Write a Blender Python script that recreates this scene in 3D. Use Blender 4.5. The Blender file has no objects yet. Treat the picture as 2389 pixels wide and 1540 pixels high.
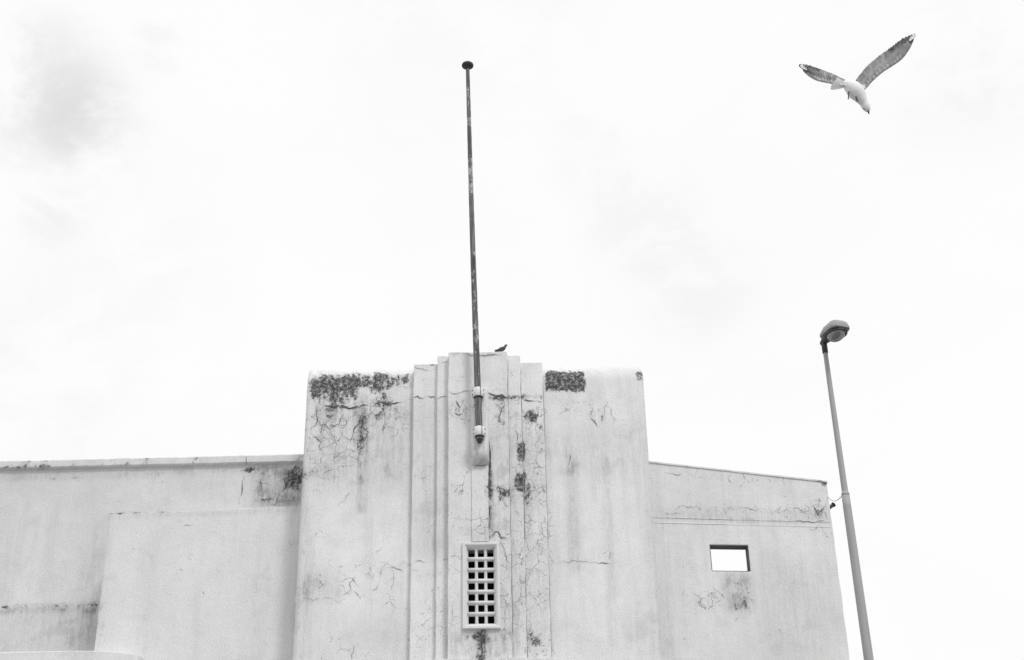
import bpy, bmesh, math, random
import numpy as np
from mathutils import Vector, Matrix, noise
random.seed(7)
SC=bpy.context.scene; C=SC.collection
W,H,F=2389.0,1540.5,3318.0
# ------------------------------------------------------------ camera
TH=math.radians(27.8); YAW=math.radians(1.4); RO=math.radians(1.2)
f=Vector((math.sin(YAW)*math.cos(TH),math.cos(YAW)*math.cos(TH),math.sin(TH)))
r0=f.cross(Vector((0,0,1))).normalized(); u0=r0.cross(f)
r=r0*math.cos(RO)-u0*math.sin(RO); u=u0*math.cos(RO)+r0*math.sin(RO)
CP=Vector((0,0,1.6))
cam=bpy.data.cameras.new('camera'); co=bpy.data.objects.new('camera',cam); C.objects.link(co)
m=Matrix((r,u,-f)).transposed().to_4x4(); m.translation=CP; co.matrix_world=m
cam.sensor_width=36; cam.lens=F/W*36; cam.clip_end=5000; SC.camera=co
def ray(px,py): return f+r*((px-W/2)/F)+u*((H/2-py)/F)
def at(px,py,a,b=0.0):
    d=ray(px,py); t=(a+b*CP.x-CP.y)/(d.y-b*d.x); return CP+d*t
def dp(px,py,t): return CP+ray(px,py)*t
MPX=0.0087
# ------------------------------------------------------------ node helper
class N:
    def __init__(s,name,world=False):
        s.d2=False
        if world: s.m=bpy.data.worlds.new(name)
        else: s.m=bpy.data.materials.new(name)
        s.m.use_nodes=True; s.t=s.m.node_tree
        for n in list(s.t.nodes): s.t.nodes.remove(n)
    def n(s,t,**k):
        x=s.t.nodes.new(t)
        for a,v in k.items(): setattr(x,a,v)
        return x
    def put(s,sock,v):
        if isinstance(v,bpy.types.NodeSocket): s.t.links.new(v,sock)
        else: sock.default_value=v
    def ma(s,op,a,b=0.0,c=0.0,clamp=False):
        x=s.n('ShaderNodeMath',operation=op,use_clamp=clamp)
        s.put(x.inputs[0],a); s.put(x.inputs[1],b); s.put(x.inputs[2],c); return x.outputs[0]
    def add(s,a,b): return s.ma('ADD',a,b)
    def mul(s,a,b): return s.ma('MULTIPLY',a,b)
    def ss(s,v,lo,hi):
        x=s.n('ShaderNodeMapRange',interpolation_type='SMOOTHSTEP'); s.put(x.inputs[0],v)
        s.put(x.inputs[1],lo); s.put(x.inputs[2],hi); return x.outputs[0]
    def noise(s,vec,scale,detail=4,rough=.5,sc=(1,1,1),off=0.0,dist=0.0):
        if s.d2: sc=(sc[0],sc[2],1)
        mp=s.n('ShaderNodeMapping'); mp.inputs['Scale'].default_value=sc; mp.inputs['Location'].default_value=(off,off*.7,off*1.3)
        s.put(mp.inputs[0],vec); x=s.n('ShaderNodeTexNoise'); s.put(x.inputs['Vector'],mp.outputs[0])
        if s.d2: x.noise_dimensions='2D'
        x.inputs['Scale'].default_value=scale; x.inputs['Detail'].default_value=detail; x.inputs['Roughness'].default_value=rough
        x.inputs['Distortion'].default_value=dist; return x.outputs[0]
    def vor(s,vec,scale,feat='DISTANCE_TO_EDGE'):
        x=s.n('ShaderNodeTexVoronoi',feature=feat); s.put(x.inputs['Vector'],vec); x.inputs['Scale'].default_value=scale
        if s.d2: x.voronoi_dimensions='2D'
        return x.outputs['Distance']
    def mix(s,fac,a,b):   # scalar mix
        x=s.n('ShaderNodeMix',data_type='FLOAT'); s.put(x.inputs[0],fac); s.put(x.inputs[2],a); s.put(x.inputs[3],b); return x.outputs[0]
    def grey(s,v):
        x=s.n('ShaderNodeCombineColor')
        for i in range(3): s.put(x.inputs[i],v)
        return x.outputs[0]
    def bsdf(s,v,rough=.8,bump=None,bs=.3,bd=.02,metal=0.0,spec=.3):
        b=s.n('ShaderNodeBsdfPrincipled'); s.put(b.inputs['Base Color'],s.grey(v)); s.put(b.inputs['Roughness'],rough)
        b.inputs['Metallic'].default_value=metal; b.inputs['Specular IOR Level'].default_value=spec
        if bump is not None:
            q=s.n('ShaderNodeBump'); q.inputs['Strength'].default_value=bs; q.inputs['Distance'].default_value=bd
            s.put(q.inputs['Height'],bump); s.t.links.new(q.outputs[0],b.inputs['Normal'])
        o=s.n('ShaderNodeOutputMaterial'); s.t.links.new(b.outputs[0],o.inputs[0]); return s.m
def obco(k): return k.n('ShaderNodeTexCoord').outputs['Object']
def plaster(name,base=.78,off=0.0,dirt=1.0):
    k=N(name); k.d2=True; oc=obco(k); sx=k.n('ShaderNodeSeparateXYZ'); k.put(sx.inputs[0],oc)
    cb=k.n('ShaderNodeCombineXYZ'); k.put(cb.inputs[0],k.add(sx.outputs[0],k.mul(sx.outputs[1],.9))); k.put(cb.inputs[1],sx.outputs[2]); co_=cb.outputs[0]
    at_=k.n('ShaderNodeAttribute',attribute_name='grime_shade'); sp=k.n('ShaderNodeSeparateColor'); k.put(sp.inputs[0],at_.outputs['Color'])
    R,G,B=sp.outputs
    big=k.noise(co_,.5,4,.6,off=off+3); med=k.noise(co_,2.4,5,.65,off=off+9); fine=k.noise(co_,34,2,.8,off=off)
    v=k.add(base,k.mul(k.add(big,-.5),.22*dirt)); v=k.add(v,k.mul(k.add(med,-.5),.24*dirt)); v=k.add(v,k.mul(k.add(fine,-.5),.36))
    # rain streaks: faint everywhere, strong where B; B also carries painted shade
    st=k.noise(co_,1.6,4,.6,sc=(2.6,2.6,.16),off=off+5); st2=k.noise(co_,6,4,.7,sc=(1.8,1.8,.3),off=off+15)
    sm=k.ss(k.add(k.mul(st,.7),k.mul(big,.3)),.48,.68); sm2=k.ss(k.mul(k.add(st2,med),.5),.44,.60)
    v=k.mul(v,k.ma('SUBTRACT',1.0,k.mul(sm,.08*dirt)))
    # soft smudges
    sg=k.ss(k.mul(k.add(k.noise(co_,1.0,6,.72,off=off+81),med),.5),.50,.64)
    v=k.mul(v,k.ma('SUBTRACT',1.0,k.mul(sg,k.add(.08,k.mul(B,.14)))))
    sb=k.mul(k.ma('MULTIPLY',B,1.0,clamp=True),k.add(.35,k.mul(sm2,.65)))
    v=k.mul(v,k.ma('SUBTRACT',1.0,k.mul(sb,.55)))
    # craquelure
    d=k.n('ShaderNodeVectorMath',operation='MULTIPLY_ADD')
    nz=k.n('ShaderNodeTexNoise',noise_dimensions='2D'); k.put(nz.inputs['Vector'],co_); nz.inputs['Scale'].default_value=5; nz.inputs['Detail'].default_value=3
    k.put(d.inputs[0],nz.outputs['Color']); d.inputs[1].default_value=(.20,.20,.20); k.put(d.inputs[2],co_)
    v1=k.vor(d.outputs[0],3.8); v2=k.vor(d.outputs[0],7.8)
    gate=k.noise(co_,2.0,4,.65,off=off+21); gate2=k.noise(co_,3.6,4,.65,off=off+31)
    g1=k.ss(k.add(gate,k.mul(G,.30)),.66,.78); g2=k.ss(k.add(gate2,k.mul(G,.26)),.71,.82)
    c1=k.mul(k.ma('SUBTRACT',1.0,k.ss(v1,.005,k.add(.008,k.mul(gate2,.046)))),g1)
    c2=k.mul(k.ma('SUBTRACT',1.0,k.ss(v2,.008,k.add(.015,k.mul(gate,.060)))),g2)
    cr=k.ma('MAXIMUM',c1,k.mul(c2,.7))
    v=k.mul(v,k.ma('SUBTRACT',1.0,k.mul(cr,.66)))
    # peeled / mossy patches : ragged, running down in streaks
    pn=k.noise(co_,2.6,5,.66,off=off+51,sc=(1,1,.7)); pf=k.noise(co_,8.5,6,.82,off=off+61,sc=(1,1,.8))
    pm=k.add(k.mul(pn,.46),k.mul(pf,.54))
    th=k.ma('SUBTRACT',.70,k.mul(R,.265))
    dd=k.ma('SUBTRACT',pm,th)
    pa=k.ss(dd,-.018,.026); ph=k.ss(dd,-.12,.01)
    v=k.mul(v,k.ma('SUBTRACT',1.0,k.mul(k.mul(ph,R),.38)))
    pv=k.add(.028,k.mul(k.ss(k.noise(co_,13,4,.8,off=off+91),.42,.72),.36))
    v=k.mix(k.mul(pa,.9),v,pv)
    # tiny pits
    pit=k.vor(co_,7.0,'F1'); pg=k.ss(gate,.55,.66)
    v=k.mul(v,k.ma('SUBTRACT',1.0,k.mul(k.mul(k.ma('SUBTRACT',1.0,k.ss(pit,.03,.08)),pg),.4)))
    return k.bsdf(v,.9,k.noise(co_,9,5,.75,off=off+13),.35,.02,spec=.12)
def simple(name,v,var=.2,scale=20,rough=.6,metal=0.,spec=.3,bs=.2,sc=(1,1,1)):
    k=N(name); c=obco(k); n1=k.noise(c,scale,3,.6,sc=sc); n2=k.noise(c,scale*.15,3,.6,sc=sc,off=4)
    val=k.mul(v,k.add(1-var,k.mul(k.add(n1,n2),var))); return k.bsdf(val,rough,n1,bs,.01,metal,spec)
M={}
M['tower']=plaster('weathered_plaster_tower',.735,0)
M['pil']=plaster('weathered_plaster_pilaster',.745,17)
M['pad']=plaster('pale_plaster_pad',.76,27,.6)
M['wing']=plaster('weathered_plaster_wing',.65,33,.8)
M['panel']=plaster('weathered_plaster_panel',.715,47,.6)
M['gable']=plaster('weathered_plaster_gable',.695,59,.9)
M['cope']=plaster('coping_plaster',.68,71)
M['crack']=simple('crack_shadow',.11,.5,25,1.0,spec=0)
M['hair']=simple('hairline_crack_shadow',.34,.35,25,1.0,spec=0)
M['shade_strip']=simple('inner_corner_shade',.30,.45,5,1.0,spec=0,sc=(1,1,.5))  # dark tone for painted corner shade, with some dirt
M['void']=simple('grille_depth_shade',.012,.2,5,1.0,spec=0)
M['grille']=simple('painted_concrete',.68,.16,30,.85,spec=.15)
M['white']=simple('chipped_white_paint',.74,.24,30,.6)
M['iron']=simple('dark_iron',.05,.4,30,.6)
M['galv']=simple('galvanised_steel',.36,.35,14,.55,metal=.0,spec=.4,sc=(1,1,.15))
M['lamp']=simple('grey_lamp_housing',.34,.25,20,.5,spec=.4)
M['lampd']=simple('dark_lamp_neck',.07,.3,20,.5,spec=.4)
M['asph']=simple('asphalt',.09,.35,8,.9)
M['pave']=simple('concrete_paving',.34,.25,3,.9)
M['ground']=simple('ground',.22,.35,.4,.95)
# flagpole wood
k=N('weathered_pole_wood'); c=obco(k)
at_=k.n('ShaderNodeAttribute',attribute_name='grime_shade'); sp=k.n('ShaderNodeSeparateColor'); k.put(sp.inputs[0],at_.outputs['Color'])
gr=k.noise(c,30,5,.65,sc=(1.3,1.3,.06)); bl=k.noise(c,7,7,.75,off=4,sc=(1.8,1.8,.8))
v=k.add(.045,k.mul(k.ss(gr,.35,.75),.18)); v=k.add(v,k.mul(k.noise(c,.8,3,.5,off=9),.06))
pm=k.ss(k.add(bl,k.mul(sp.outputs[0],.15)),.61,.65)
v=k.mix(pm,v,k.add(.22,k.mul(gr,.40)))
M['wood']=k.bsdf(v,.75,gr,.5,.01,spec=.2)
# lamp bowl
k=N('lamp_bowl_glass'); c=obco(k); b=k.n('ShaderNodeBsdfPrincipled')
b.inputs['Base Color'].default_value=(.8,.8,.8,1); b.inputs['Roughness'].default_value=.12; b.inputs['Transmission Weight'].default_value=.75
b.inputs['IOR'].default_value=1.2; o=k.n('ShaderNodeOutputMaterial'); k.t.links.new(b.outputs[0],o.inputs[0]); M['bowl']=k.m
# feathers
def feather(name,v,var,scale=60):
    k=N(name); c=obco(k); n1=k.noise(c,scale,3,.6); n2=k.noise(c,scale*.25,3,.6,off=3)
    val=k.mul(v,k.add(1-var,k.mul(k.add(k.ss(n1,.25,.75),k.ss(n2,.3,.7)),var))); return k.bsdf(val,.8,n1,.15,.003,spec=.12)
M['fwhite']=feather('white_plumage',.86,.03); M['fgrey']=feather('grey_wing_plumage',.33,.38,35)
M['fmid']=feather('pale_grey_plumage',.45,.3,35); M['fdark']=feather('black_wing_tip_plumage',.12,.5,40)
M['fpig']=feather('slate_pigeon_plumage',.10,.5,50); M['fpigd']=feather('dark_pigeon_plumage',.04,.5,50)
M['horn']=simple('dark_horn',.06,.3,60,.5)
# ------------------------------------------------------------ grime map in facade metres, real dirt and painted shade
BL=[('R',718,866,962,908,.55,16),('R',722,868,900,925,.30,22),('R',722,885,830,945,.32,24),('R',880,870,962,905,.22,18),('R',722,905,955,985,.30,40),('R',718,935,800,1000,.36,30),
('R',838,960,850,1150,.68,14),('R',820,975,860,1060,.38,16),('R',712,1340,790,1375,.45,22),('R',705,1095,745,1120,.6,14),('R',860,930,935,990,.28,24),('R',715,1000,790,1090,.36,30),
('R',1268,862,1366,912,.85,10),('R',1272,870,1350,920,.45,14),('R',1350,870,1392,918,.38,18),('R',1476,864,1502,892,1.0,9),('R',1380,925,1440,1000,.3,25),
('R',1140,920,1268,933,.9,7),('R',1228,960,1246,988,1.0,8),('R',1205,1030,1222,1075,.95,7),('R',1200,1100,1222,1140,1.0,7),
('R',1195,940,1215,1000,.55,10),('R',1215,940,1280,1180,.42,18),('R',1150,1130,1240,1200,.42,25),('R',1143,1030,1149,1105,1.1,4),('R',1140,1095,1146,1262,.75,4),  # last two: dark line beside pad, then painted shadow right of rib
('R',1050,925,1095,975,.5,14),('R',1150,930,1190,1000,.55,14),('R',1215,1480,1285,1540,.5,18),('R',1110,1470,1134,1545,1.1,10),('R',1060,1470,1190,1500,.45,18),
('R',965,848,1017,858,.7,5),('R',1022,1380,1045,1480,.4,14),('R',1050,1130,1190,1160,.42,22),('R',1196,1250,1280,1480,.36,20),('R',1046,820,1182,832,.45,5),
('G',715,945,870,1085,.95,35),('G',870,930,960,1010,.4,30),('G',790,1300,935,1395,.5,30),('G',715,1090,780,1160,.5,30),('G',700,930,960,1540,.2,40),
('G',1285,930,1450,1010,.5,30),('G',1275,1290,1450,1330,.4,22),('G',965,1100,1017,1250,.35,25),('G',965,1330,1017,1540,.45,25),('G',960,940,1290,1540,.20,30),
('G',1150,1240,1290,1540,.55,25),('G',1215,940,1282,1280,.6,18),('G',1050,930,1195,1010,.45,20),('G',1050,1110,1200,1260,.35,25),('G',1020,1260,1078,1540,.4,22),
('G',1195,1000,1225,1260,.5,15),('G',760,1490,860,1540,.4,22),('G',970,850,1260,925,.25,25),
('B',718,930,960,1130,.45,40),('B',1325,1050,1350,1330,.45,16),('B',1410,1060,1430,1400,.35,16),('B',1285,1000,1500,1120,.25,35),
('B',700,1330,800,1400,.4,20),('B',835,930,855,1200,.6,12),('B',965,930,1045,1300,.28,30),('B',1150,1000,1290,1540,.28,30),
('B',1142,1030,1152,1260,.8,5),('B',1040,1475,1200,1540,.35,20),('B',1104,1468,1140,1545,.9,10),('B',1095,1225,1142,1265,.4,10),('B',695,1180,720,1540,.25,10),  # narrow first entry paints the shadow right of pad and rib
('B',1045,905,1200,1540,.12,20),('B',1500,930,1548,1540,.18,14),('B',690,1400,960,1540,.12,40),('B',1098,1046,1142,1092,.55,16),  # last entry paints shade on the rounded pad bottom
# left wing
('R',655,1098,706,1140,.82,14),('R',676,1118,706,1180,.5,16),('R',590,1150,700,1182,.42,18),('G',585,1090,706,1185,.7,20),('R',0,1078,360,1092,.85,6),('R',360,1070,575,1085,.62,6),('R',0,1100,700,1112,.35,5),
('R',572,1088,592,1103,1.0,6),('B',590,1090,706,1182,.8,20),('B',0,1415,232,1430,.7,8),('B',0,1430,232,1520,.30,22),('B',0,1092,706,1112,.30,8),('R',0,1410,232,1420,.6,4),  # long strip under the coping paints its shadow line
('B',120,1410,232,1450,.25,25),('B',170,1230,250,1540,.25,40),('B',560,1250,706,1540,.14,60),  # last two paint shade: wall beside the panel, panel beside the tower
('B',335,1190,360,1540,.14,10),('B',250,1192,700,1206,.25,6),('R',255,1192,400,1200,.55,5),('G',380,1210,480,1250,.4,25),('G',400,1280,470,1340,.3,20),
# right wing
('G',1580,1080,1890,1130,.42,20),('G',1560,1175,1900,1205,.65,10),('R',1580,1180,1890,1202,.42,10),('R',1895,1180,1928,1208,.8,8),('G',1880,1165,1935,1260,.6,12),
('B',1530,1190,1935,1206,.25,6),('B',1520,1208,1938,1218,.45,4),('R',1700,1345,1755,1430,.52,16),('B',1690,1338,1755,1430,.65,14),('G',1595,1370,1690,1420,.75,14),('R',1600,1378,1680,1415,.42,12),
('R',1915,1122,1930,1135,1.0,4),('R',1520,1076,1929,1126,.25,5),('B',1440,1440,1545,1540,.2,30),('B',1780,1300,1940,1540,.2,30),('R',1518,1300,1530,1335,.65,5),
# pole paint flakes
('P',1000,205,1200,262,.6,12),('P',1000,275,1200,300,.8,8),('P',1000,365,1200,410,.8,14),('P',1000,400,1200,455,1.0,10),('P',1000,580,1200,600,.5,8),('P',1000,762,1200,772,1.0,3),('P',1000,780,1200,830,.5,8),('P',1000,640,1200,740,.4,10)]
def grime_shade(me,a,b=0.,pole=False):
    n=len(me.vertices); co_=np.empty(n*3); me.vertices.foreach_get('co',co_); co_=co_.reshape(-1,3); x=co_[:,0]; z=co_[:,2]
    out=np.zeros((n,4)); out[:,3]=1
    for ch,x0,y0,x1,y1,s,so in BL:
        if pole!=(ch=='P'): continue
        xm=(x0+x1)/2; ym=(y0+y1)/2
        L=at(x0,ym,a,b).x; Rr=at(x1,ym,a,b).x; T=at(xm,y0,a,b).z; Bt=at(xm,y1,a,b).z; s_=so*MPX
        def sm(d): 
            t=np.clip(.5+d/(2*s_),0,1); return t*t*(3-2*t)
        w=sm(x-L)*sm(Rr-x)*sm(z-Bt)*sm(T-z)*s
        out[:,{'R':0,'G':1,'B':2,'P':0}[ch]]+=w
    out[:,:3]=np.clip(out[:,:3],0,1.1)
    at2=me.attributes.new('grime_shade','FLOAT_COLOR','POINT'); at2.data.foreach_set('color',out.astype(np.float32).ravel())
# ------------------------------------------------------------ object helpers
def link(name,me,mats,parent=None):
    o=bpy.data.objects.new(name,me); C.objects.link(o)
    for mm in (mats if isinstance(mats,(list,tuple)) else [mats]): me.materials.append(mm)
    if parent is not None:
        o.parent=parent
        loc=Vector((0,0,0)); p=parent
        while p is not None: loc+=p.location; p=p.parent
        o.matrix_parent_inverse=Matrix.Translation(-loc) 
    return o
def empty(name,loc): 
    o=bpy.data.objects.new(name,None); C.objects.link(o); o.location=loc; o.empty_display_size=.3; return o
def tag(o,label,cat=None,group=None,kind=None):
    if label: o['label']=label
    if cat: o['category']=cat
    if group: o['group']=group
    if kind: o['kind']=kind
    return o
def bmobj(name,bm,mats,parent=None,smooth=False,recalc=True):
    if recalc: bmesh.ops.recalc_face_normals(bm,faces=bm.faces)
    me=bpy.data.meshes.new(name); bm.to_mesh(me); bm.free()
    if smooth:
        for p in me.polygons: p.use_smooth=True
    return link(name,me,mats,parent)
def frange(a,b,step):
    n=max(1,int(round((b-a)/step))); return [a+(b-a)*i/n for i in range(n+1)]
def crack(bm,pts,a,b,w,seed=0,off=.004,mi=1,jit=1.0):
    # thin jagged open crack lying on the wall face
    P=[at(x,y,a,b) for x,y in pts]; L=[]
    for p,q in zip(P[:-1],P[1:]):
        n=max(1,int((q-p).length/.03))
        for i in range(n): L.append(p.lerp(q,i/n))
    L.append(P[-1]); n=len(L); vs=[]
    for i,p in enumerate(L):
        t=(L[min(i+1,n-1)]-L[max(i-1,0)]).normalized(); s=Vector((-t.z,0,t.x))
        j=(noise.noise(Vector((p.x*9,p.z*9,seed)))*.040+noise.noise(Vector((p.x*30,p.z*30,seed+5)))*.022)*jit
        ww=w*MPX*.5*max(.12,.55+1.5*noise.noise(Vector((p.x*5,p.z*5,seed+9))))
        e=min(i,n-1-i)/max(1,n*.2); ww*=min(1,.15+e)
        c_=p+s*j
        for sg in (-1,1):
            q=c_+s*ww*sg; q.y=a+b*q.x-off; vs.append(bm.verts.new(q))
    for i in range(n-1):
        fc=bm.faces.new((vs[2*i],vs[2*i+1],vs[2*i+3],vs[2*i+2])); fc.material_index=mi
def wander(bm,x,y,ang,length,a,b,w,bd,depth=0):
    pts=[(x,y)]; L=0
    while L<length:
        st=random.uniform(6,14); ang+=random.gauss(0,.6); x+=math.cos(ang)*st; y+=math.sin(ang)*st; L+=st
        if not(bd[0]<=x<=bd[2] and bd[1]<=y<=bd[3]): break
        pts.append((x,y))
        if depth<1 and random.random()<.22: wander(bm,x,y,ang+random.choice((-1,1))*random.uniform(.8,1.6),length*.45,a,b,w*.75,bd,depth+1)
    if len(pts)>1: crack(bm,pts,a,b,w,random.random()*50,off=.011,mi=2)
def nets_(bm,nets,a,b):
    for (x0,y0,x1,y1,n,ln,w) in nets:
        for _ in range(int(math.ceil(n*.4))): wander(bm,random.uniform(x0,x1),random.uniform(y0,y1),random.choice((1.57,-1.57))+random.gauss(0,.6),ln*random.uniform(.5,1.2),a,b,w*.58,(x0-3,y0-3,x1+3,y1+3))
def wall(name,mat,parent,xl,xr,ztop,a,b=0.,depth=.5,hole=None,zb=0.,zdense=6.5,step=.1,cracks=(),nets=(),bev=.018,back=None):
    """masonry block with a finely divided face; ztop is a height or a function of x; hole = x0,x1,z0,z1"""
    zt=ztop if callable(ztop) else (lambda x:ztop)
    zref=min(zt(xl),zt(xr)); h=hole
    if h:
        xs=frange(xl,h[0],step)[:-1]+frange(h[0],h[1],step)[:-1]+frange(h[1],xr,step)
        zs=([zb] if zb<zdense else [])+frange(max(zb,zdense),h[2],step)[:-1]+frange(h[2],h[3],step)[:-1]+frange(h[3],zref,step); zh=h[3]
    else:
        xs=frange(xl,xr,step); zs=([zb] if zb<zdense else [])+frange(max(zb,zdense),zref,step); zh=max(zb,zdense)
    nx,nz=len(xs),len(zs); bm=bmesh.new(); fr={};bk={}
    for i,x in enumerate(xs):
        for j,z in enumerate(zs):
            zz=z if z<=zh else zh+(z-zh)*(zt(x)-zh)/(zref-zh)
            xx=x
            if j==nz-1: zz+=noise.noise(Vector((x*2.5,a,3)))*.012+noise.noise(Vector((x*11,a,5)))*.008
            if i in(0,nx-1): xx+=noise.noise(Vector((a,z*2.2,7)))*.010+noise.noise(Vector((a,z*9,9)))*.007
            y=a+b*xx+noise.noise(Vector((x*.8,z*.8,a)))*.006
            fr[i,j]=bm.verts.new((xx,y,zz)); bk[i,j]=bm.verts.new((xx,(a+b*xx+depth) if back is None else back,zz))
    def cell(i,j):
        if not(0<=i<nx-1 and 0<=j<nz-1): return False
        if h:
            cx=(xs[i]+xs[i+1])/2; cz=(zs[j]+zs[j+1])/2
            if h[0]<cx<h[1] and h[2]<cz<h[3]: return False
        return True
    for i in range(nx-1):
        for j in range(nz-1):
            if not cell(i,j): continue
            A,B_,C_,D=(i,j),(i+1,j),(i+1,j+1),(i,j+1)
            bm.faces.new([fr[q] for q in (A,B_,C_,D)]); bm.faces.new([bk[q] for q in (D,C_,B_,A)])
            for (n,e) in (((i,j-1),(A,B_)),((i+1,j),(B_,C_)),((i,j+1),(C_,D)),((i-1,j),(D,A))):
                if not cell(*n): bm.faces.new((fr[e[1]],fr[e[0]],bk[e[0]],bk[e[1]]))
    loose=[v for v in bm.verts if not v.link_faces]; bmesh.ops.delete(bm,geom=loose,context='VERTS')
    bmesh.ops.recalc_face_normals(bm,faces=bm.faces)
    if bev:
        ed=[e for e in bm.edges if len(e.link_faces)==2 and e.calc_face_angle(0)>1.0]
        bmesh.ops.bevel(bm,geom=ed,offset=bev,segments=2,affect='EDGES',profile=.5)
    for s,cc in enumerate(cracks): crack(bm,cc[0],a,b,cc[1]*.8,s,off=.012,jit=(cc[2] if len(cc)>2 else 1.0))
    nets_(bm,nets,a,b)
    o=bmobj(name,bm,[mat,M['crack'],M['hair']],parent,recalc=False); grime_shade(o.data,a,b); return o
def box(bm,c,s,bev=0.01,seg=2,rot=None):
    q=bmesh.ops.create_cube(bm,size=1); vs=q['verts']
    bmesh.ops.scale(bm,vec=s,verts=vs)
    if rot is not None: bmesh.ops.rotate(bm,cent=(0,0,0),matrix=rot,verts=vs)
    bmesh.ops.translate(bm,vec=c,verts=vs)
    if bev: bmesh.ops.bevel(bm,geom=list({e for v in vs for e in v.link_edges}),offset=bev,segments=seg,affect='EDGES')
def tube(bm,pts,rad,n=16,cap=True,ref=Vector((0,1,0)),mi=0):
    """rings along pts; rad = list of (a,b) or floats"""
    rings=[]; m_=len(pts)
    for i,p in enumerate(pts):
        t=(pts[min(i+1,m_-1)]-pts[max(i-1,0)]).normalized(); s=t.cross(ref).normalized(); w=s.cross(t).normalized()
        a,b=rad[i] if isinstance(rad[i],tuple) else (rad[i],rad[i])
        rings.append([bm.verts.new(p+s*a*math.cos(2*math.pi*j/n)+w*b*math.sin(2*math.pi*j/n)) for j in range(n)])
    for A,B_ in zip(rings[:-1],rings[1:]):
        for j in range(n):
            fc=bm.faces.new((A[j],A[(j+1)%n],B_[(j+1)%n],B_[j])); fc.smooth=True; fc.material_index=mi
    if cap:
        for R_ in (rings[0][::-1],rings[-1]):
            fc=bm.faces.new(R_); fc.material_index=mi
    return rings
def spline(P,n):
    """Catmull-Rom over list of tuples"""
    P=[np.array(p,float) for p in P]; out=[]
    Q=[2*P[0]-P[1]]+P+[2*P[-1]-P[-2]]
    for i in range(1,len(Q)-2):
        for k_ in range(n):
            t=k_/n; a,b,c,d=Q[i-1:i+3]
            out.append(.5*((2*b)+(c-a)*t+(2*a-5*b+4*c-d)*t*t+(-a+3*b-3*c+d)*t**3))
    out.append(P[-1]); return out
# ------------------------------------------------------------ building
D=28.0
bld=empty('plaster_building',(at(1120,1200,D).x,30,0))
tag(bld,'weathered white plaster art deco building with stepped central tower and low side wings','building')
YA,YB,YC=27.84,27.70,27.50
# tower with bullnosed top
xl=at(701,1200,D).x; xr=at(1522,1200,D).x
rn=.5; e=math.radians(26); zp=at(840,863,D+rn*(1-math.sin(e))).z; zt=zp-rn*math.cos(e)+rn
prof=[(D,0.)]+[(D,z) for z in frange(7,zt-rn,.1)]
na=12
for i in range(1,na+1):
    q=math.pi/2*i/na; prof.append((D+rn-rn*math.cos(q),zt-rn+rn*math.sin(q)))
prof+=[(D+1.2,zt),(D+3.5,zt-.02),(D+3.5,0)]
bm=bmesh.new(); xs=frange(xl,xr,.1); rows=[]
for (y,z) in prof:
    row=[]
    s=max(0,(z-(zt-rn))/rn) if y<D+rn+.01 else 1
    inL=.05*(1-math.sqrt(max(0,1-s*s))); inR=.17*(1-math.sqrt(max(0,1-s**2.2)))
    for i,x in enumerate(xs):
        t=i/(len(xs)-1); xx=x+inL*(1-t)**8-inR*t**8
        if i in(0,len(xs)-1): xx+=noise.noise(Vector((D,z*2.2,7)))*.012+noise.noise(Vector((D,z*9,9)))*.006
        jz=noise.noise(Vector((x*2,1,z)))*.014*min(1,s*2)+noise.noise(Vector((x*9,2,z)))*.006*min(1,s*2)
        row.append(bm.verts.new((xx,y+noise.noise(Vector((x*.8,z*.8,3)))*.006,z+jz)))
    rows.append(row)
for a_,b_ in zip(rows[:-1],rows[1:]):
    for i in range(len(xs)-1):
        fc=bm.faces.new((a_[i],a_[i+1],b_[i+1],b_[i]))
        if a_[i].co.y<D+rn+.05: fc.smooth=True
bm.faces.new([q[0] for q in rows]); bm.faces.new([q[-1] for q in rows][::-1])
T1=[([(752,944),(772,950),(800,946),(826,956),(846,944),(870,948),(886,938),(905,944),(925,942),(945,935),(962,931)],4.4),
([(790,950),(815,952),(838,948)],3),([(830,958),(838,985),(826,1005),(815,1032)],3),([(838,985),(858,1010),(848,1040)],2.0),
([(735,955),(742,985),(722,1010)],1.9),([(742,985),(768,1000),(790,990),(800,965)],1.6),([(722,1010),(748,1030),(775,1024),(768,1000)],1.6),([(748,1030),(745,1060),(722,1075)],1.7),
([(1285,1311),(1320,1313),(1350,1309),(1398,1315),(1445,1313)],1.8),([(1385,940),(1378,975),(1400,1000)],1.6),([(1410,940),(1425,955),(1432,985)],1.4),
([(800,1388),(820,1378),(815,1360),(832,1345)],1.9),([(820,1378),(840,1392)],1.5),([(870,1320),(890,1330),(915,1322),(940,1335)],1.4),([(890,1330),(885,1360),(868,1385)],1.2),
([(915,1322),(920,1350),(912,1380)],1.2),([(704,1395),(730,1400),(770,1396),(800,1410)],1.2),([(820,1540),(824,1512),(836,1500)],1.7),([(1330,1060),(1328,1090)],1.4)]
for s,(p_,w_) in enumerate(T1): crack(bm,p_,D,0,w_*.85,s,off=.012)
nets_(bm,[(720,960,860,1075,9,45,1.6),(800,1320,930,1390,3,40,1.4),(1285,940,1450,1000,5,28,1.6),(880,940,955,1000,5,25,1.8),(715,1090,820,1200,3,40,1.4)],D,0)
tw=bmobj('tower_wall',bm,[M['tower'],M['crack'],M['hair']],bld,recalc=True); grime_shade(tw.data,D)
tag(tw,'tall rounded-top tower wall with dark mould patches')
def xat(px,Y): return at(px,1200,Y).x
def pil(pl,pr,ptop,Y,back,label=None,**k_):
    z_=at((pl+pr)/2,ptop,Y).z
    o=wall('pilaster',M['pil'],bld,xat(pl,Y),xat(pr,Y),z_,Y,0,back=back,**k_)
    if label: tag(o,label)
    return o
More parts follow.
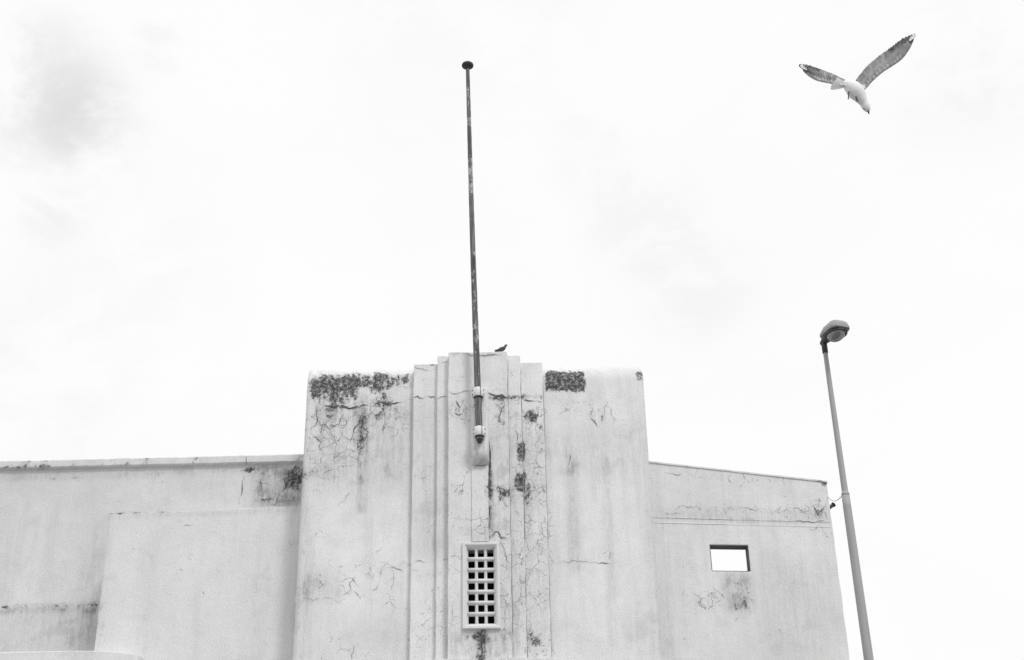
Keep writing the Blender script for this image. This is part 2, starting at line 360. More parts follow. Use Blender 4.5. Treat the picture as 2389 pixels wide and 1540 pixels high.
def shade_strip(x,Y,ztop,w,side):
    """dark strip for shadow gap and dirt where one step meets the next, full height"""
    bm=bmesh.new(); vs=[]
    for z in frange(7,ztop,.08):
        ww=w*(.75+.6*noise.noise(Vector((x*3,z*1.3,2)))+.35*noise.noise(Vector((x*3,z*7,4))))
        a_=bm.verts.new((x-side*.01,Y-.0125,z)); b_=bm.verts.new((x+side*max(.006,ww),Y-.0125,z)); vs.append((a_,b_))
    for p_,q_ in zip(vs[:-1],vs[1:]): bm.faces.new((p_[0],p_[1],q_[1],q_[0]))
    bmobj('corner_shade_strip',bm,M['shade_strip'],bld)
pil(960,1032,849.5,YA,28.55,cracks=[([(964,926),(985,929),(1000,925),(1017,928)],3),([(966,858),(985,862),(1012,868)],1.8),([(966,1306),(990,1312),(1016,1309)],1.4)],nets=[(968,1340,1012,1530,3,35,1.4)])
pil(1018,1060,830,YB,28.58,cracks=[([(1020,842),(1030,846),(1044,844)],2),([(1020,930),(1044,926)],2.4)])
pil(1182,1222,829,YB,28.61,cracks=[([(1194,931),(1200,934),(1212,932)],5.5),([(1200,1000),(1208,1012),(1205,1040),(1214,1060)],2.0)],nets=[(1202,940,1214,1500,8,32,1.7)])
pil(1210,1276,845.5,YA,28.64,cracks=[([(1222,934),(1240,936),(1264,938)],5.5)],nets=[(1230,960,1264,1530,12,38,1.7)])
gx0,gx1=at(1087,1365,YC).x,at(1158,1365,YC).x; gz1,gz0=at(1122,1276,YC).z,at(1122,1458,YC).z
cp=pil(1045,1190,821,YC,28.67,'widest and tallest central pilaster carrying the grille',hole=(gx0,gx1,gz0,gz1),
 cracks=[([(1046,916),(1068,919),(1085,913),(1100,915)],3),([(1138,916),(1155,925),(1172,922),(1182,931)],6),([(1050,829),(1085,826),(1120,831),(1174,828)],1.8),
 ([(1146,1262),(1152,1246),(1160,1240),(1168,1254),(1188,1256)],3),([(1168,1254),(1175,1285),(1186,1310)],1.8),([(1062,935),(1072,950),(1066,965)],3),([(1072,950),(1084,934)],2.8),([(1158,940),(1170,955),(1164,978),(1174,990)],3),([(1170,955),(1178,944)],2.6),([(1060,965),(1090,970)],1.8),
 ([(1141.5,1085),(1141.5,1180),(1142.5,1262)],3.4,.12),([(1142,1030),(1144,1060),(1143,1104)],5,.2),([(1123,1471),(1126,1500),(1122,1540)],5,.5),([(1116,1474),(1118,1505)],4,.5),([(1130,1474),(1131,1520)],4,.5)],  # first two ribbons are painted shadow lines right of rib and pad
 nets=[(1050,930,1092,980,4,25,1.8),(1152,935,1178,1010,5,25,1.8),(1050,1120,1095,1260,2,35,1.4),(1172,1280,1186,1530,4,40,1.5),(1050,1290,1076,1500,3,35,1.5),(1050,1480,1186,1530,4,35,1.5)])
zC=at(1200,835,YB).z-.05; zA=at(1240,850,YA).z-.05
shade_strip(xat(1190,YC),YB,zC,.020,1); shade_strip(xat(1222,YB),YA,zA,.020,1); shade_strip(xat(1276,YA),D,zt-rn-.02,.020,1)  # shade between the steps laid on as dark strips
# dark cavity behind the grille, a panel coloured black for its shade
bm=bmesh.new(); box(bm,((gx0+gx1)/2,27.93,(gz0+gz1)/2),(gx1-gx0-.004,.04,gz1-gz0-.004),0); 
vg=empty('ventilation_grille',((gx0+gx1)/2,YC,gz0)); vg.parent=bld; vg.matrix_parent_inverse=Matrix.Translation(-bld.location)
tag(vg,'grille block with three columns of square openings')
def sub(name,bm,mats,par,smooth=False):
    o=bmobj(name,bm,mats,None,smooth); o.parent=par
    o.matrix_parent_inverse=Matrix.Translation(-par.location) if par.type=='EMPTY' else Matrix.Identity(4)
    return o
sub('shade_panel',bm,M['void'],vg)
bm=bmesh.new(); rings=[]
fx0,fx1=at(1078.5,1365,YC).x,at(1166.5,1365,YC).x; fz1,fz0=at(1122,1267.5,YC).z,at(1122,1469,YC).z
for ins,y in ((0,YC+.02),(0,YC-.055),(.012,YC-.07),(.05,YC-.07),(.062,YC-.058),(.085,YC-.03),(.095,YC-.02),(.097,YC+.13)):
    rings.append([bm.verts.new(p) for p in ((fx0+ins,y,fz0+ins),(fx1-ins,y,fz0+ins),(fx1-ins,y,fz1-ins),(fx0+ins,y,fz1-ins))])
for a_,b_ in zip(rings[:-1],rings[1:]):
    for j in range(4): bm.faces.new((a_[j],a_[(j+1)%4],b_[(j+1)%4],b_[j]))
sub('frame',bm,M['grille'],vg)
bm=bmesh.new(); ix0,ix1,iz0,iz1=fx0+.097,fx1-.097,fz0+.097,fz1-.097
cw=(ix1-ix0)/3; rh=(iz1-iz0)/7
for i in range(4):
    x=ix0+cw*i; 
    for j in range(7):
        zc=iz0+rh*(j+.5); hw=.034 if i in(1,2) else .026
        tube(bm,[Vector((x,YC+.075,zc-rh*.5)),Vector((x,YC+.075,zc-rh*.2)),Vector((x,YC+.075,zc)),Vector((x,YC+.075,zc+rh*.2)),Vector((x,YC+.075,zc+rh*.5))],[(hw*1.3,.06),(hw*1.0,.05),(hw*.92,.05),(hw,.05),(hw*1.3,.06)],12)
for j in range(8):
    z=iz0+rh*j; zr=.045 if 0<j<7 else .03
    tube(bm,[Vector((ix0,YC+.06,z)),Vector((ix1,YC+.06,z))],[(zr,.062),(zr,.062)],14,ref=Vector((0,1,0)))
sub('lattice',bm,M['grille'],vg)
# rounded pad the pole is bolted to, rib below
px0,px1=at(1098.5,1000,YC-.15).x,at(1140.5,1000,YC-.15).x; pz1=at(1119,903,YC-.2).z; pz0=at(1119,1088,YC-.02).z
R_=.26; xm=(px0+px1)/2; hw=(px1-px0)/2
bm=bmesh.new(); rows=[]
zl=[(0,0)]+[(.26*(1-math.cos(math.pi/2*i/10)),math.sin(math.pi/2*i/10)) for i in range(1,11)]
zz=[(pz0+a_,b_) for a_,b_ in zl]+[(pz0+.26+(pz1-pz0-.32)*i/12,1) for i in range(1,13)]+[(pz1-.02,.95),(pz1,.8)]
for z,s in zz:
    dz=z-pz0; wf=min(1,math.sqrt(max(0,1-(1-min(1,dz/.12))**2))*.35+.65)      # rounded lower corners
    row=[]
    for j in range(13):
        t=-1+2*j/12; edge=(1-abs(t)**6); row.append(bm.verts.new((xm+hw*wf*t,YC+.03-(R_+.03)*s*(.66+.34*edge)*(1 if abs(t)<1 else .0)-(.0 if abs(t)<1 else .12*s),z)))
    rows.append(row)
for a_,b_ in zip(rows[:-1],rows[1:]):
    for i in range(12): bm.faces.new((a_[i],a_[i+1],b_[i+1],b_[i])).smooth=True
bk_=[[bm.verts.new((q[0].co.x,YC+.05,q[0].co.z)),bm.verts.new((q[-1].co.x,YC+.05,q[-1].co.z))] for q in rows]
for i in range(len(rows)-1):
    bm.faces.new((rows[i][0],rows[i+1][0],bk_[i+1][0],bk_[i][0])); bm.faces.new((rows[i][-1],rows[i+1][-1],bk_[i+1][1],bk_[i][1]))
bm.faces.new(rows[-1]+bk_[-1][::-1]); bm.faces.new(rows[0]+bk_[0][::-1])
o=bmobj('pole_mounting_pad',bm,[M['pad']],bld); grime_shade(o.data,YC-.1)
# painted shadow line under the pad where it meets the wall
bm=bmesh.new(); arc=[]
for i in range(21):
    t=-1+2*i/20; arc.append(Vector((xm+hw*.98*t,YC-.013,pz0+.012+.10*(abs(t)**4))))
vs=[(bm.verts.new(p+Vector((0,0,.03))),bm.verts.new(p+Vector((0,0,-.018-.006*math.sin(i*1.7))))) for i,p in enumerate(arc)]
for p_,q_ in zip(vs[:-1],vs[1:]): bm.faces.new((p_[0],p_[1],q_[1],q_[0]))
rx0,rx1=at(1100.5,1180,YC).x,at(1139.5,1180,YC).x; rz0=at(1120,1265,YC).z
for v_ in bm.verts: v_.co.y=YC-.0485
bmobj('pad_shade_line',bm,M['shade_strip'],bld)
o=wall('rib',M['pil'],bld,rx0,rx1,pz0+.12,YC-.035,0,back=YC+.02,zb=rz0,zdense=rz0+.05,bev=.008)
# ledge under the grille
lx0,lx1=at(1012,1538,27.1).x,at(1302,1538,27.1).x; lz=at(1150,1535.5,27.1).z
o=wall('entrance_canopy',M['tower'],bld,lx0,lx1,lz,27.1,0,back=27.9,zb=lz-.35,zdense=lz-.3,bev=.01)
# left wing
bL=-.05; aL=30.2
xj=at(706,1100,aL,bL).x; xfar=at(-500,1100,aL,bL).x
c0=at(0,1080,aL,bL); c1=at(705,1063.5,aL,bL)
def topL(x): return c0.z+(c1.z-c0.z)*(x-c0.x)/(c1.x-c0.x)
wl=wall('wing_wall',M['wing'],bld,xfar,xj+.4,lambda x:topL(x)-.12,aL,bL,depth=5,
 cracks=[([(573,1092),(568,1112),(563,1150),(556,1183)],2.0),([(560,1100),(571,1096),(580,1104),(588,1098)],3.2),([(640,1180),(655,1150),(680,1128),(705,1105)],2.2),([(680,1128),(690,1150),(704,1160)],2.0),([(600,1160),(612,1140),(608,1115)],1.4),([(590,1172),(630,1165),(660,1172),(700,1166)],1.6)],
 nets=[(600,1100,700,1178,7,35,1.6)])
tag(wl,'long low wing wall with a slanting coping')
xq=at(575.5,1080,aL,bL).x
for (a0,a1) in ((xfar-.05,xq-.010),(xq+.010,xj+.3)):
    bm=bmesh.new(); xs=frange(a0,a1,.12); rows=[]
    bt=.175
    for x in xs:
        zt_=topL(x)+noise.noise(Vector((x*1.5,2,3)))*.014+noise.noise(Vector((x*8,2,3)))*.012; y=aL+bL*x
        rows.append([bm.verts.new(p) for p in ((x,y+.02,zt_-bt-.02),(x,y-.095,zt_-bt),(x,y-.105,zt_-bt+.012),(x,y-.105,zt_-.02),(x,y-.09,zt_),(x,y+.5,zt_-.02),(x,y+.5,zt_-.1))])
    for a_,b_ in zip(rows[:-1],rows[1:]):
        for i in range(7): bm.faces.new((a_[i],b_[i],b_[(i+1)%7],a_[(i+1)%7]))
    bm.faces.new(rows[0]); bm.faces.new(rows[-1][::-1])
    o=bmobj('coping',bm,[M['cope'],M['crack']],bld); grime_shade(o.data,aL,bL)
q0=at(0,1418,aL-.05,bL); q1=at(232,1410,aL-.05,bL)
wall('wall_plinth',M['wing'],bld,xfar-.02,at(300,1414,aL-.05,bL).x,lambda x:q0.z+(q1.z-q0.z)*(x-q0.x)/(q1.x-q0.x),aL-.07,bL,depth=.06,zb=0,zdense=6)
# projecting panel
aP=28.6; s0=at(257,1197,aP,bL); s1=at(704,1180.5,aP,bL)
wall('projecting_panel',M['panel'],bld,at(257.5,1197,aP,bL).x,xl+.3,lambda x:s0.z+(s1.z-s0.z)*(x-s0.x)/(s1.x-s0.x),aP,bL,depth=1.85,
 cracks=[([(428,1228),(440,1224),(452,1226)],1.8),([(472,1380),(476,1388)],2.4),([(435,1300),(445,1292),(452,1300)],1.8)],nets=[(300,1200,420,1208,2,40,1.2)])
# curved bay lower left
zc=at(205,1518,28.2).z; xc0=at(205,1518,28.2).x; xe=at(322,1530,28.4).x
path=[(at(-500,1522,28.2).x,28.2),(xc0,28.2)]
for i in range(1,15):
    q=math.pi/2*i/14; path.append((xc0+(xe-xc0)*math.sin(q),28.2+.55*(1-math.cos(q))))
path+=[(xe,30.3),(at(-500,1522,28.2).x,30.3)]
bm=bmesh.new(); full=[]
for (p_,q_) in zip(path,path[1:]+path[:1]):
    n_=max(1,int(math.hypot(q_[0]-p_[0],q_[1]-p_[1])/.2))
    for i in range(n_): full.append((p_[0]+(q_[0]-p_[0])*i/n_,p_[1]+(q_[1]-p_[1])*i/n_))
lev=[0,zc-1.2,zc-.6,zc-.3,zc-.12,zc-.02,zc]
rg=[[bm.verts.new((x,y+(.015 if z==zc else 0),z+noise.noise(Vector((x*2,y,1)))*.012*(z>zc-.2))) for x,y in full] for z in lev]
for a_,b_ in zip(rg[:-1],rg[1:]):
    for i in range(len(full)): bm.faces.new((a_[i],a_[(i+1)%len(full)],b_[(i+1)%len(full)],b_[i])).smooth=False
bm.faces.new(rg[-1]); bm.faces.new(rg[0][::-1])
o=bmobj('curved_bay',bm,[M['panel'],M['crack']],bld); grime_shade(o.data,28.2)
# right gable wall with open window
bR=.079; aR=29.3-bR*at(1516,1100,29.3).x
xL=at(1513,1100,aR,bR).x-.3; xR=at(1935.5,1175,aR,bR).x
g0=at(1516,1078,aR,bR); g1=at(1929,1124,aR,bR)
def topR(x): return g0.z+(g1.z-g0.z)*(x-g0.x)/(g1.x-g0.x)
wx0,wx1=at(1658,1300,aR,bR).x,at(1748,1300,aR,bR).x; wz1=at(1700,1271.5,aR,bR).z; wz0=at(1700,1333,aR,bR).z
gw=wall('gable_wall',M['gable'],bld,xL,xR,topR,aR,bR,depth=.26,hole=(wx0,wx1,wz0,wz1),
 cracks=[([(1545,1100),(1580,1108),(1600,1100),(1620,1112)],1.2),([(1575,1190),(1590,1180),(1615,1184),(1640,1178),(1660,1190)],1.2),([(1690,1186),(1720,1182),(1760,1190),(1790,1184),(1800,1196)],1.2),
 ([(1820,1196),(1845,1184),(1870,1190),(1882,1200)],1.3),([(1895,1180),(1905,1192),(1925,1196),(1932,1212)],2.8),([(1905,1192),(1898,1206),(1925,1182)],2.4),([(1736,1106),(1738,1122)],1.8),
 ([(1615,1385),(1640,1395),(1655,1388),(1675,1400)],1.6),([(1640,1395),(1630,1410),(1650,1420)],1.4),([(1530,1192),(1560,1200),(1590,1199)],1.2),([(1845,1214),(1880,1218),(1930,1217)],1.7)],
 nets=[(1600,1375,1680,1415,5,28,1.5),(1580,1090,1860,1130,4,35,1.1),(1580,1182,1900,1200,7,28,1.3),(1900,1130,1930,1250,3,40,1.4),(1700,1350,1750,1420,4,22,1.5)])
tag(gw,'sloping-topped side wall pierced by one open rectangular window')
bm=bmesh.new(); xs=frange(xL+.25,xR+.012,.15); rows=[]
for x in xs:
    zt_=topR(x)+.018+noise.noise(Vector((x*8,2,3)))*.008; y=aR+bR*x
    rows.append([bm.verts.new(p) for p in ((x,y-.022,zt_-.04),(x,y-.022,zt_-.008),(x,y-.012,zt_),(x,y+.28,zt_-.01),(x,y+.28,zt_-.045))])
for a_,b_ in zip(rows[:-1],rows[1:]):
    for i in range(5): bm.faces.new((a_[i],b_[i],b_[(i+1)%5],a_[(i+1)%5]))
bm.faces.new(rows[0]); bm.faces.new(rows[-1][::-1])
o=bmobj('coping',bm,[M['cope'],M['crack']],bld); grime_shade(o.data,aR,bR)
for (ya,yb,hh) in ((1205,1217,.022),(1218,1229,.014)):
    p0=at(1520,ya,aR-.012,bR); p1=at(1937,yb,aR-.012,bR); bm=bmesh.new(); rows=[]
    for t in frange(0,1,.02):
        x=p0.x+(p1.x-p0.x)*t; z=p0.z+(p1.z-p0.z)*t+noise.noise(Vector((x*3,5,3)))*.008; y=aR+bR*x
        pr_=.006+.008*max(0,noise.noise(Vector((x*1.3,9,3)))+.3)
        rows.append([bm.verts.new(p) for p in ((x,y+.01,z-hh),(x,y-pr_,z-hh),(x,y-pr_,z-.006),(x,y+.01,z+.012))])
    for a_,b_ in zip(rows[:-1],rows[1:]):
        for i in range(4): bm.faces.new((a_[i],b_[i],b_[(i+1)%4],a_[(i+1)%4]))
    bm.faces.new(rows[0]); bm.faces.new(rows[-1][::-1])
    o=bmobj('string_course',bm,[M['gable'],M['crack']],bld); grime_shade(o.data,aR,bR)
# lining of the opening, coloured dark for the shade in the reveal
bm=bmesh.new(); rings=[]
for ins,y in ((.001,.012),(.001,.25),(.022,.25),(.014,.012)):
    rings.append([bm.verts.new((x,aR+bR*x+y,z)) for x,z in ((wx0+ins,wz0+ins),(wx1-ins,wz0+ins),(wx1-ins,wz1-ins),(wx0+ins,wz1-ins))])
for a_,b_ in zip(rings,rings[1:]+rings[:1]):
    for j in range(4): bm.faces.new((a_[j],a_[(j+1)%4],b_[(j+1)%4],b_[j]))
bmobj('reveal_shade_lining',bm,simple('reveal_shade',.13,.6,25,.9),bld)
p0=at(1931,1188,aR+.1,bR); p1=at(1943.5,1178.5,aR+.1,bR)
bm=bmesh.new(); tube(bm,[p0,p1],[.04,.04],14); tube(bm,[p1,p1+(p1-p0).normalized()*.03],[.055,.055],14)
bmobj('pipe_stub',bm,M['iron'],bld)
# ------------------------------------------------------------ flagpole
YP=YC-.26-.1
pb=at(1119,1027,YP); pt=at(1091,158,YP)
fp=empty('flagpole',pb); tag(fp,'tall bare dark wooden flagpole bolted upright to the tower front','flagpole')
bm=bmesh.new(); n_=160; pts=[];rad=[]
for i in range(n_+1):
    t=i/n_; p=pb.lerp(pt,t); p=p+Vector((math.sin(t*math.pi)*-.015,0,0)); pts.append(p); rad.append((.072*(1-t)+.044*t)*(1+noise.noise(Vector((t*40,0,0)))*.05))
tube(bm,pts,rad,20); o=bmobj('pole',bm,M['wood'],fp); 
grime_shade(o.data,YP,pole=True)
bm=bmesh.new(); tl=pt
pr=[(.045,-.05),(.05,-.01),(.052,.0),(.085,.012),(.118,.035),(.124,.065),(.115,.095),(.085,.115),(.045,.127),(.008,.130)]
tube(bm,[tl+Vector((0,0,z)) for _,z in pr],[a*1.15 for a,_ in pr],28,ref=Vector((0,1,0)))
o=bmobj('finial',bm,M['iron'],fp)
def collar(py,hh):
    c_=at(1091+(1119-1091)*(py-158)/869,py,YP); ax=(pt-pb).normalized(); bm=bmesh.new()
    h=hh*MPX/2
    tube(bm,[c_-ax*h,c_-ax*(h-.012),c_+ax*(h-.012),c_+ax*h],[.105,.115,.115,.105],28)
    for s in (-1,1):
        box(bm,c_+Vector((s*.118,.02,0)),(.03,.09,h*1.7),.008)
    box(bm,c_+Vector((0,.085,0)),(.2,.10,h*1.8),.01)
    o=bmobj('collar',bm,M['white'],fp)
    for s in(-1,1):
        for zz in (-.5,.5):
            bm=bmesh.new(); tube(bm,[c_+Vector((s*.120,-.045,zz*h)),c_+Vector((s*.120,-.02,zz*h))],[.010,.010],8,ref=Vector((0,0,1)))
            q=bmobj('bolt',bm,M['iron'],None); q.parent=o
    bm=bmesh.new(); box(bm,c_+Vector((.055,-.105,0)),(.010,.02,h*1.9),0); q=bmobj('seam',bm,M['iron'],None); q.parent=o
    for s in(-1,1):
        bm=bmesh.new(); e_=c_+ax*s*(h+.004); tube(bm,[e_-ax*.006,e_+ax*.006],[.098,.098],24); q=bmobj('gasket',bm,M['iron'],None); q.parent=o
collar(917,23); collar(1008,23)
bm=bmesh.new(); ax=(pt-pb).normalized(); tube(bm,[pb-ax*.07,pb-ax*.05,pb+ax*.0,pb+ax*.03],[.03,.045,.05,.06],16); bmobj('end_cap',bm,M['iron'],fp)
# ------------------------------------------------------------ street lamp
YL=14.2
top=at(1922.5,802,YL); bot=at(2027,1540,YL); dirp=(top-bot); gb=bot+dirp*(-bot.z/dirp.z)
sl=empty('street_lamp',gb); tag(sl,'tall grey steel street lamp leaning beside the right end of the building','street lamp')
mid=bot.lerp(top,(1540-1172)/(1540-798)); px=lambda w,p:w*((p-CP).dot(f))/F/2
bm=bmesh.new(); r_m=px(18.5,mid)
rb=px(24.5,bot)
tube(bm,[gb,gb+(mid-gb)*.1,gb+(mid-gb)*.3,gb+(mid-gb)*.6,mid-(mid-gb)*.02,mid],[rb*1.35,rb*1.25,rb*1.12,rb*.98,r_m*1.04,r_m],24)
bmobj('lower_pole',bm,M['galv'],sl)
bm=bmesh.new(); rm2=px(15,mid); rt=px(10.5,top)
tube(bm,[mid-(mid-gb)*.02]+[mid.lerp(top,t) for t in (0,.25,.5,.75,1)],[rm2]+[rm2+(rt-rm2)*t for t in (0,.25,.5,.75,1)],20)
bmobj('upper_pole',bm,M['galv'],sl)
bm=bmesh.new(); axl=(top-gb).normalized()
tube(bm,[mid-axl*.012,mid+axl*.0,mid+axl*.010,mid+axl*.03],[r_m*1.03,r_m*1.05,r_m*.95,rm2*1.03],24)
bmobj('joint_collar',bm,M['galv'],sl)
bm=bmesh.new(); tube(bm,[gb,gb+Vector((0,0,.03))],[rb*2.4,rb*2.4],24); bmobj('base_plate',bm,M['galv'],sl)
HS=.72
hd=Vector((.17,-.52,.0)).normalized(); sd=hd.cross(Vector((0,0,1))).normalized(); up=sd.cross(hd).normalized()
def hp(l,w,h): return top+(hd*(l*.80-.015)+sd*w+up*h*1.15)*HS
bm=bmesh.new()
tube(bm,[top-axl*.12,top-axl*.02,top+axl*.035],[rt*1.25,rt*1.3,rt*1.2],16)
tube(bm,[hp(-.05,0,.02),hp(.06,0,.03),hp(.17,0,.035),hp(.24,0,.045)],[(.03,.03),(.048,.036),(.07,.045),(.095,.05)],20,ref=up)
bmobj('neck',bm,M['lampd'],sl)
# angular canopy: chamfered plan, flat sloping facets
bm=bmesh.new(); secs=[(.14,.09,.05),(.20,.158,.105),(.30,.170,.135),(.58,.170,.135),(.68,.150,.115),(.73,.11,.06)]
sect=[(-1,-.02),(-1,.35),(-.72,.92),(-.30,1.0),(.30,1.0),(.72,.92),(1,.35),(1,-.02),(.6,-.02),(-.6,-.02)]
rings=[[bm.verts.new(hp(l,cx*w,.012+sz*h)) for cx,sz in sect] for l,w,h in secs]
for a_,b_ in zip(rings[:-1],rings[1:]):
    for j in range(10): bm.faces.new((a_[j],a_[(j+1)%10],b_[(j+1)%10],b_[j]))
bm.faces.new(rings[0]); bm.faces.new(rings[-1])
bmesh.ops.recalc_face_normals(bm,faces=bm.faces)
bmesh.ops.bevel(bm,geom=[e for e in bm.edges if e.calc_face_angle(0)>.35],offset=.006,segments=2,affect='EDGES')
bmobj('lamp_housing',bm,M['lamp'],sl)
def ovalring(l0,a,b,h,n=40): return [hp(l0+a*math.cos(2*math.pi*j/n),b*math.sin(2*math.pi*j/n),h) for j in range(n)]
bm=bmesh.new(); rr=[]
for sc_,h in ((1.0,.006),(1.12,.002),(1.14,-.022),(.98,-.028),(.90,-.006)):
    rr.append([bm.verts.new(p) for p in ovalring(.46,.225*sc_,.148*sc_,h)])
for a_,b_ in zip(rr,rr[1:]+rr[:1]):
    for j in range(40): bm.faces.new((a_[j],a_[(j+1)%40],b_[(j+1)%40],b_[j])).smooth=True
bmobj('rim',bm,M['lampd'],sl)
bm=bmesh.new(); rr=[]
for i in range(8):
    q=math.pi/2*i/8; rr.append([bm.verts.new(p) for p in ovalring(.46,.205*math.cos(q),.134*math.cos(q),-.012-.095*math.sin(q))])
for a_,b_ in zip(rr[:-1],rr[1:]):
    for j in range(40): bm.faces.new((a_[j],a_[(j+1)%40],b_[(j+1)%40],b_[j])).smooth=True
bm.faces.new(rr[-1]); bmobj('glass_bowl',bm,M['bowl'],sl)
bm=bmesh.new(); rr=[]
for a1,h in ((.19,-.006),(.15,-.003),(.10,-.006),(.07,-.004)):
    rr.append([bm.verts.new(p) for p in ovalring(.46,a1,a1*.64,h)])
for a_,b_ in zip(rr[:-1],rr[1:]):
    for j in range(40): bm.faces.new((a_[j],a_[(j+1)%40],b_[(j+1)%40],b_[j])).smooth=True
bm.faces.new(rr[-1]); bmobj('reflector',bm,M['white'],sl)
bm=bmesh.new(); pts=[hp(.36,0,-.035),hp(.38,0,-.035),hp(.48,0,-.035),hp(.56,0,-.035),hp(.575,0,-.035)]
tube(bm,pts,[.012,.018,.025,.023,.006],16,ref=up); bmobj('bulb',bm,M['lampd'],sl)
# ------------------------------------------------------------ cable
e0=at(1932,1160,aR,bR); e1=mid+axl*.03
bm=bmesh.new(); pts=[]
for i in range(25):
    t=i/24; p=e0.lerp(e1,t); p.z-=.10*4*t*(1-t); pts.append(p)
tube(bm,pts,[.005]*25,6,ref=Vector((0,0,1)))
tag(bmobj('cable',bm,M['lampd'],None),'thin cable strung between the street lamp and the building corner','cable')
# ------------------------------------------------------------ gull
GD=9.0; S=GD/F
def gp(x,y,d=0): return dp(x,y,GD+d)
body=[(1958,196,.03,3),(1966,196.5,.02,7),(1975,198,.01,12),(1986,204,0,17.5),(1996,213,-.01,19.5),(2004,223,-.02,17),(2011,233.5,-.03,12.5),(2016,241.5,-.035,10),(2020,248.5,-.04,9.8),(2023,254.5,-.045,8),(2025.3,259,-.047,5),(2026,261,-.048,2)]
bm=bmesh.new(); B_=spline(body,5)
tube(bm,[gp(b[0],b[1],b[2]) for b in B_],[(max(b[3],.8)*S,max(b[3],.8)*S*.95) for b in B_],24,ref=f,mi=0)
def blade(base,tip,w,nrm,mi,curve=0.,tipmi=None,tipfrac=.12):
    ax=(tip-base); L=ax.length; ax.normalize(); s=ax.cross(nrm).normalized(); vs=[]
    prof=[(0,.55),(.25,.8),(.5,.95),(.75,1),(.88,.92),(.95,.7),(.985,.4),(1,.05)]
    for t,k_ in prof:
        c_=base+ax*L*t+s*curve*L*math.sin(t*math.pi)+nrm*.001
        vs.append([bm.verts.new(c_-s*w*k_),bm.verts.new(c_-nrm*.0015),bm.verts.new(c_+s*w*k_*.9)])
    for i in range(len(vs)-1):
        m2=tipmi if (tipmi is not None and prof[i][0]>=1-tipfrac-.001) else mi
        for j in range(2):
            fc=bm.faces.new((vs[i][j],vs[i][j+1],vs[i+1][j+1],vs[i+1][j])); fc.material_index=m2; fc.smooth=True
def wing(Lc,Tc,n_f,side):
    Ls=spline(Lc,12); Ts=spline(Tc,12)
    def ev(A,t):
        t=min(max(t,0),.9999)*(len(A)-1); i=int(t); q=A[i]*(1-(t-i))+A[i+1]*(t-i); return gp(*q)
    rows=[]; ns=30
    for i in range(ns+1):
        t=i/ns*.93; Lp=ev(Ls,t); Tp=ev(Ts,t); ch=(Tp-Lp); th=.016*(1-t)**1.1+.0035
        ring=[]
        for (c_,hh) in ((0,0),(.06,.8),(.2,1),(.4,.7),(.66,.15),(.66,-.12),(.4,-.35),(.2,-.5),(.06,-.5)):
            ring.append(bm.verts.new(Lp+ch*c_-f*hh*th))
        rows.append(ring)
    nn=9
    for i in range(ns):
        for j in range(nn):
            fc=bm.faces.new((rows[i][j],rows[i][(j+1)%nn],rows[i+1][(j+1)%nn],rows[i+1][j])); fc.smooth=True
            t=i/ns
            fc.material_index = 0 if t<.12 else (2 if (j in(0,8) or (j<2 and t<.6)) else (1 if t<.84 else 3))
    bm.faces.new(rows[0]); bm.faces.new(rows[-1])
    for k_ in range(n_f):
        t=k_/(n_f-1)
        tb=t*.80 if t<.55 else .44+(t-.55)*.98      # feather bases bunch towards the hand
        base=ev(Ls,tb).lerp(ev(Ts,tb),.30+.1*(t>.6))
        tip=ev(Ts,.03+t*.97); 
        j_=random.uniform(-.0015,.0015)+(.005 if t>.75 and k_%2 else 0); tip=tip+(tip-base).normalized()*(j_+.003)
        nrm=(-f*.97+r*.05*side).normalized()
        base=base-f*(.0012*k_/n_f)+f*.003*(k_%2)
        w=(.0195-.0085*t)
        if t<.6: mi,tm_,tf=(1 if k_%3 else 2),(2 if t<.45 else None),.05
        elif t<.80: mi,tm_,tf=1,3,.25
        else: mi,tm_,tf=3,0,.08
        blade(base,tip,w,nrm,mi,curve=.03*side*(t>.5),tipmi=tm_,tipfrac=tf)
    for t in (.87,.945):
        c_=ev(Ls,t-.02).lerp(ev(Ts,t),.55); d_=(ev(Ts,.99)-c_).normalized(); blade(c_-d_*.016-f*.008,c_+d_*.026-f*.008,.010,-f,0)
    # pale underwing coverts: soft overlapping light feathers along the arm
    for k_ in range(14):
        t=.06+k_/13*.55; base=ev(Ls,t).lerp(ev(Ts,t),.12); tip=ev(Ls,t+.035).lerp(ev(Ts,t+.035),.34+.10*math.sin(k_*2.1))
        blade(base-f*(.018*(1-t)+.003),tip-f*(.014*(1-t)+.003),.011*(1-.3*t),-f,2 if t>.14 else 0)
wing([(2008,220,.0),(2022,206,0),(2036,190,.0),(2060,169,.02),(2085,153,.04),(2106,137,.06),(2122,115,.08),(2131,96,.09),(2134,86,.10)],
     [(1984,200,.0),(1996,190,.0),(2010,172,.0),(2030,150,.02),(2053,131,.04),(2078,113,.06),(2102,95,.08),(2120,86,.09),(2133,82,.10)],36,1)
wing([(1984,206,.0),(1968,201,.0),(1950,198,.06),(1928,194,.12),(1906,189,.18),(1890,181,.24),(1877,170,.28),(1869,160,.31)],
     [(1992,192,.0),(1976,189,.0),(1962,183,.06),(1943,174,.12),(1920,165,.18),(1900,158,.24),(1882,153,.28),(1867,152,.31)],30,-1)
for k_ in range(13):      # tail fan
    t=k_/12; tip=gp(1938+ t*14 - 4*math.sin(t*3.14), 208-t*24, .02+.02*t); blade(gp(1976,198+3*(1-t),-.01),tip,.010,-f,0)
for k_ in range(8):      # pale rump / scapular feathers blending wing roots into the body
    t=k_/7; blade(gp(1985+t*14,202-t*3,-.03),gp(1958+t*40,193-t*4+3*math.sin(t*3.1),.0),.012,-f,0)
gull=bmobj('seagull',bm,[M['fwhite'],M['fgrey'],M['fmid'],M['fdark']],None,recalc=False)
gc=gp(1995,210); gull.data.transform(Matrix.Translation(-gc)); gull.location=gc
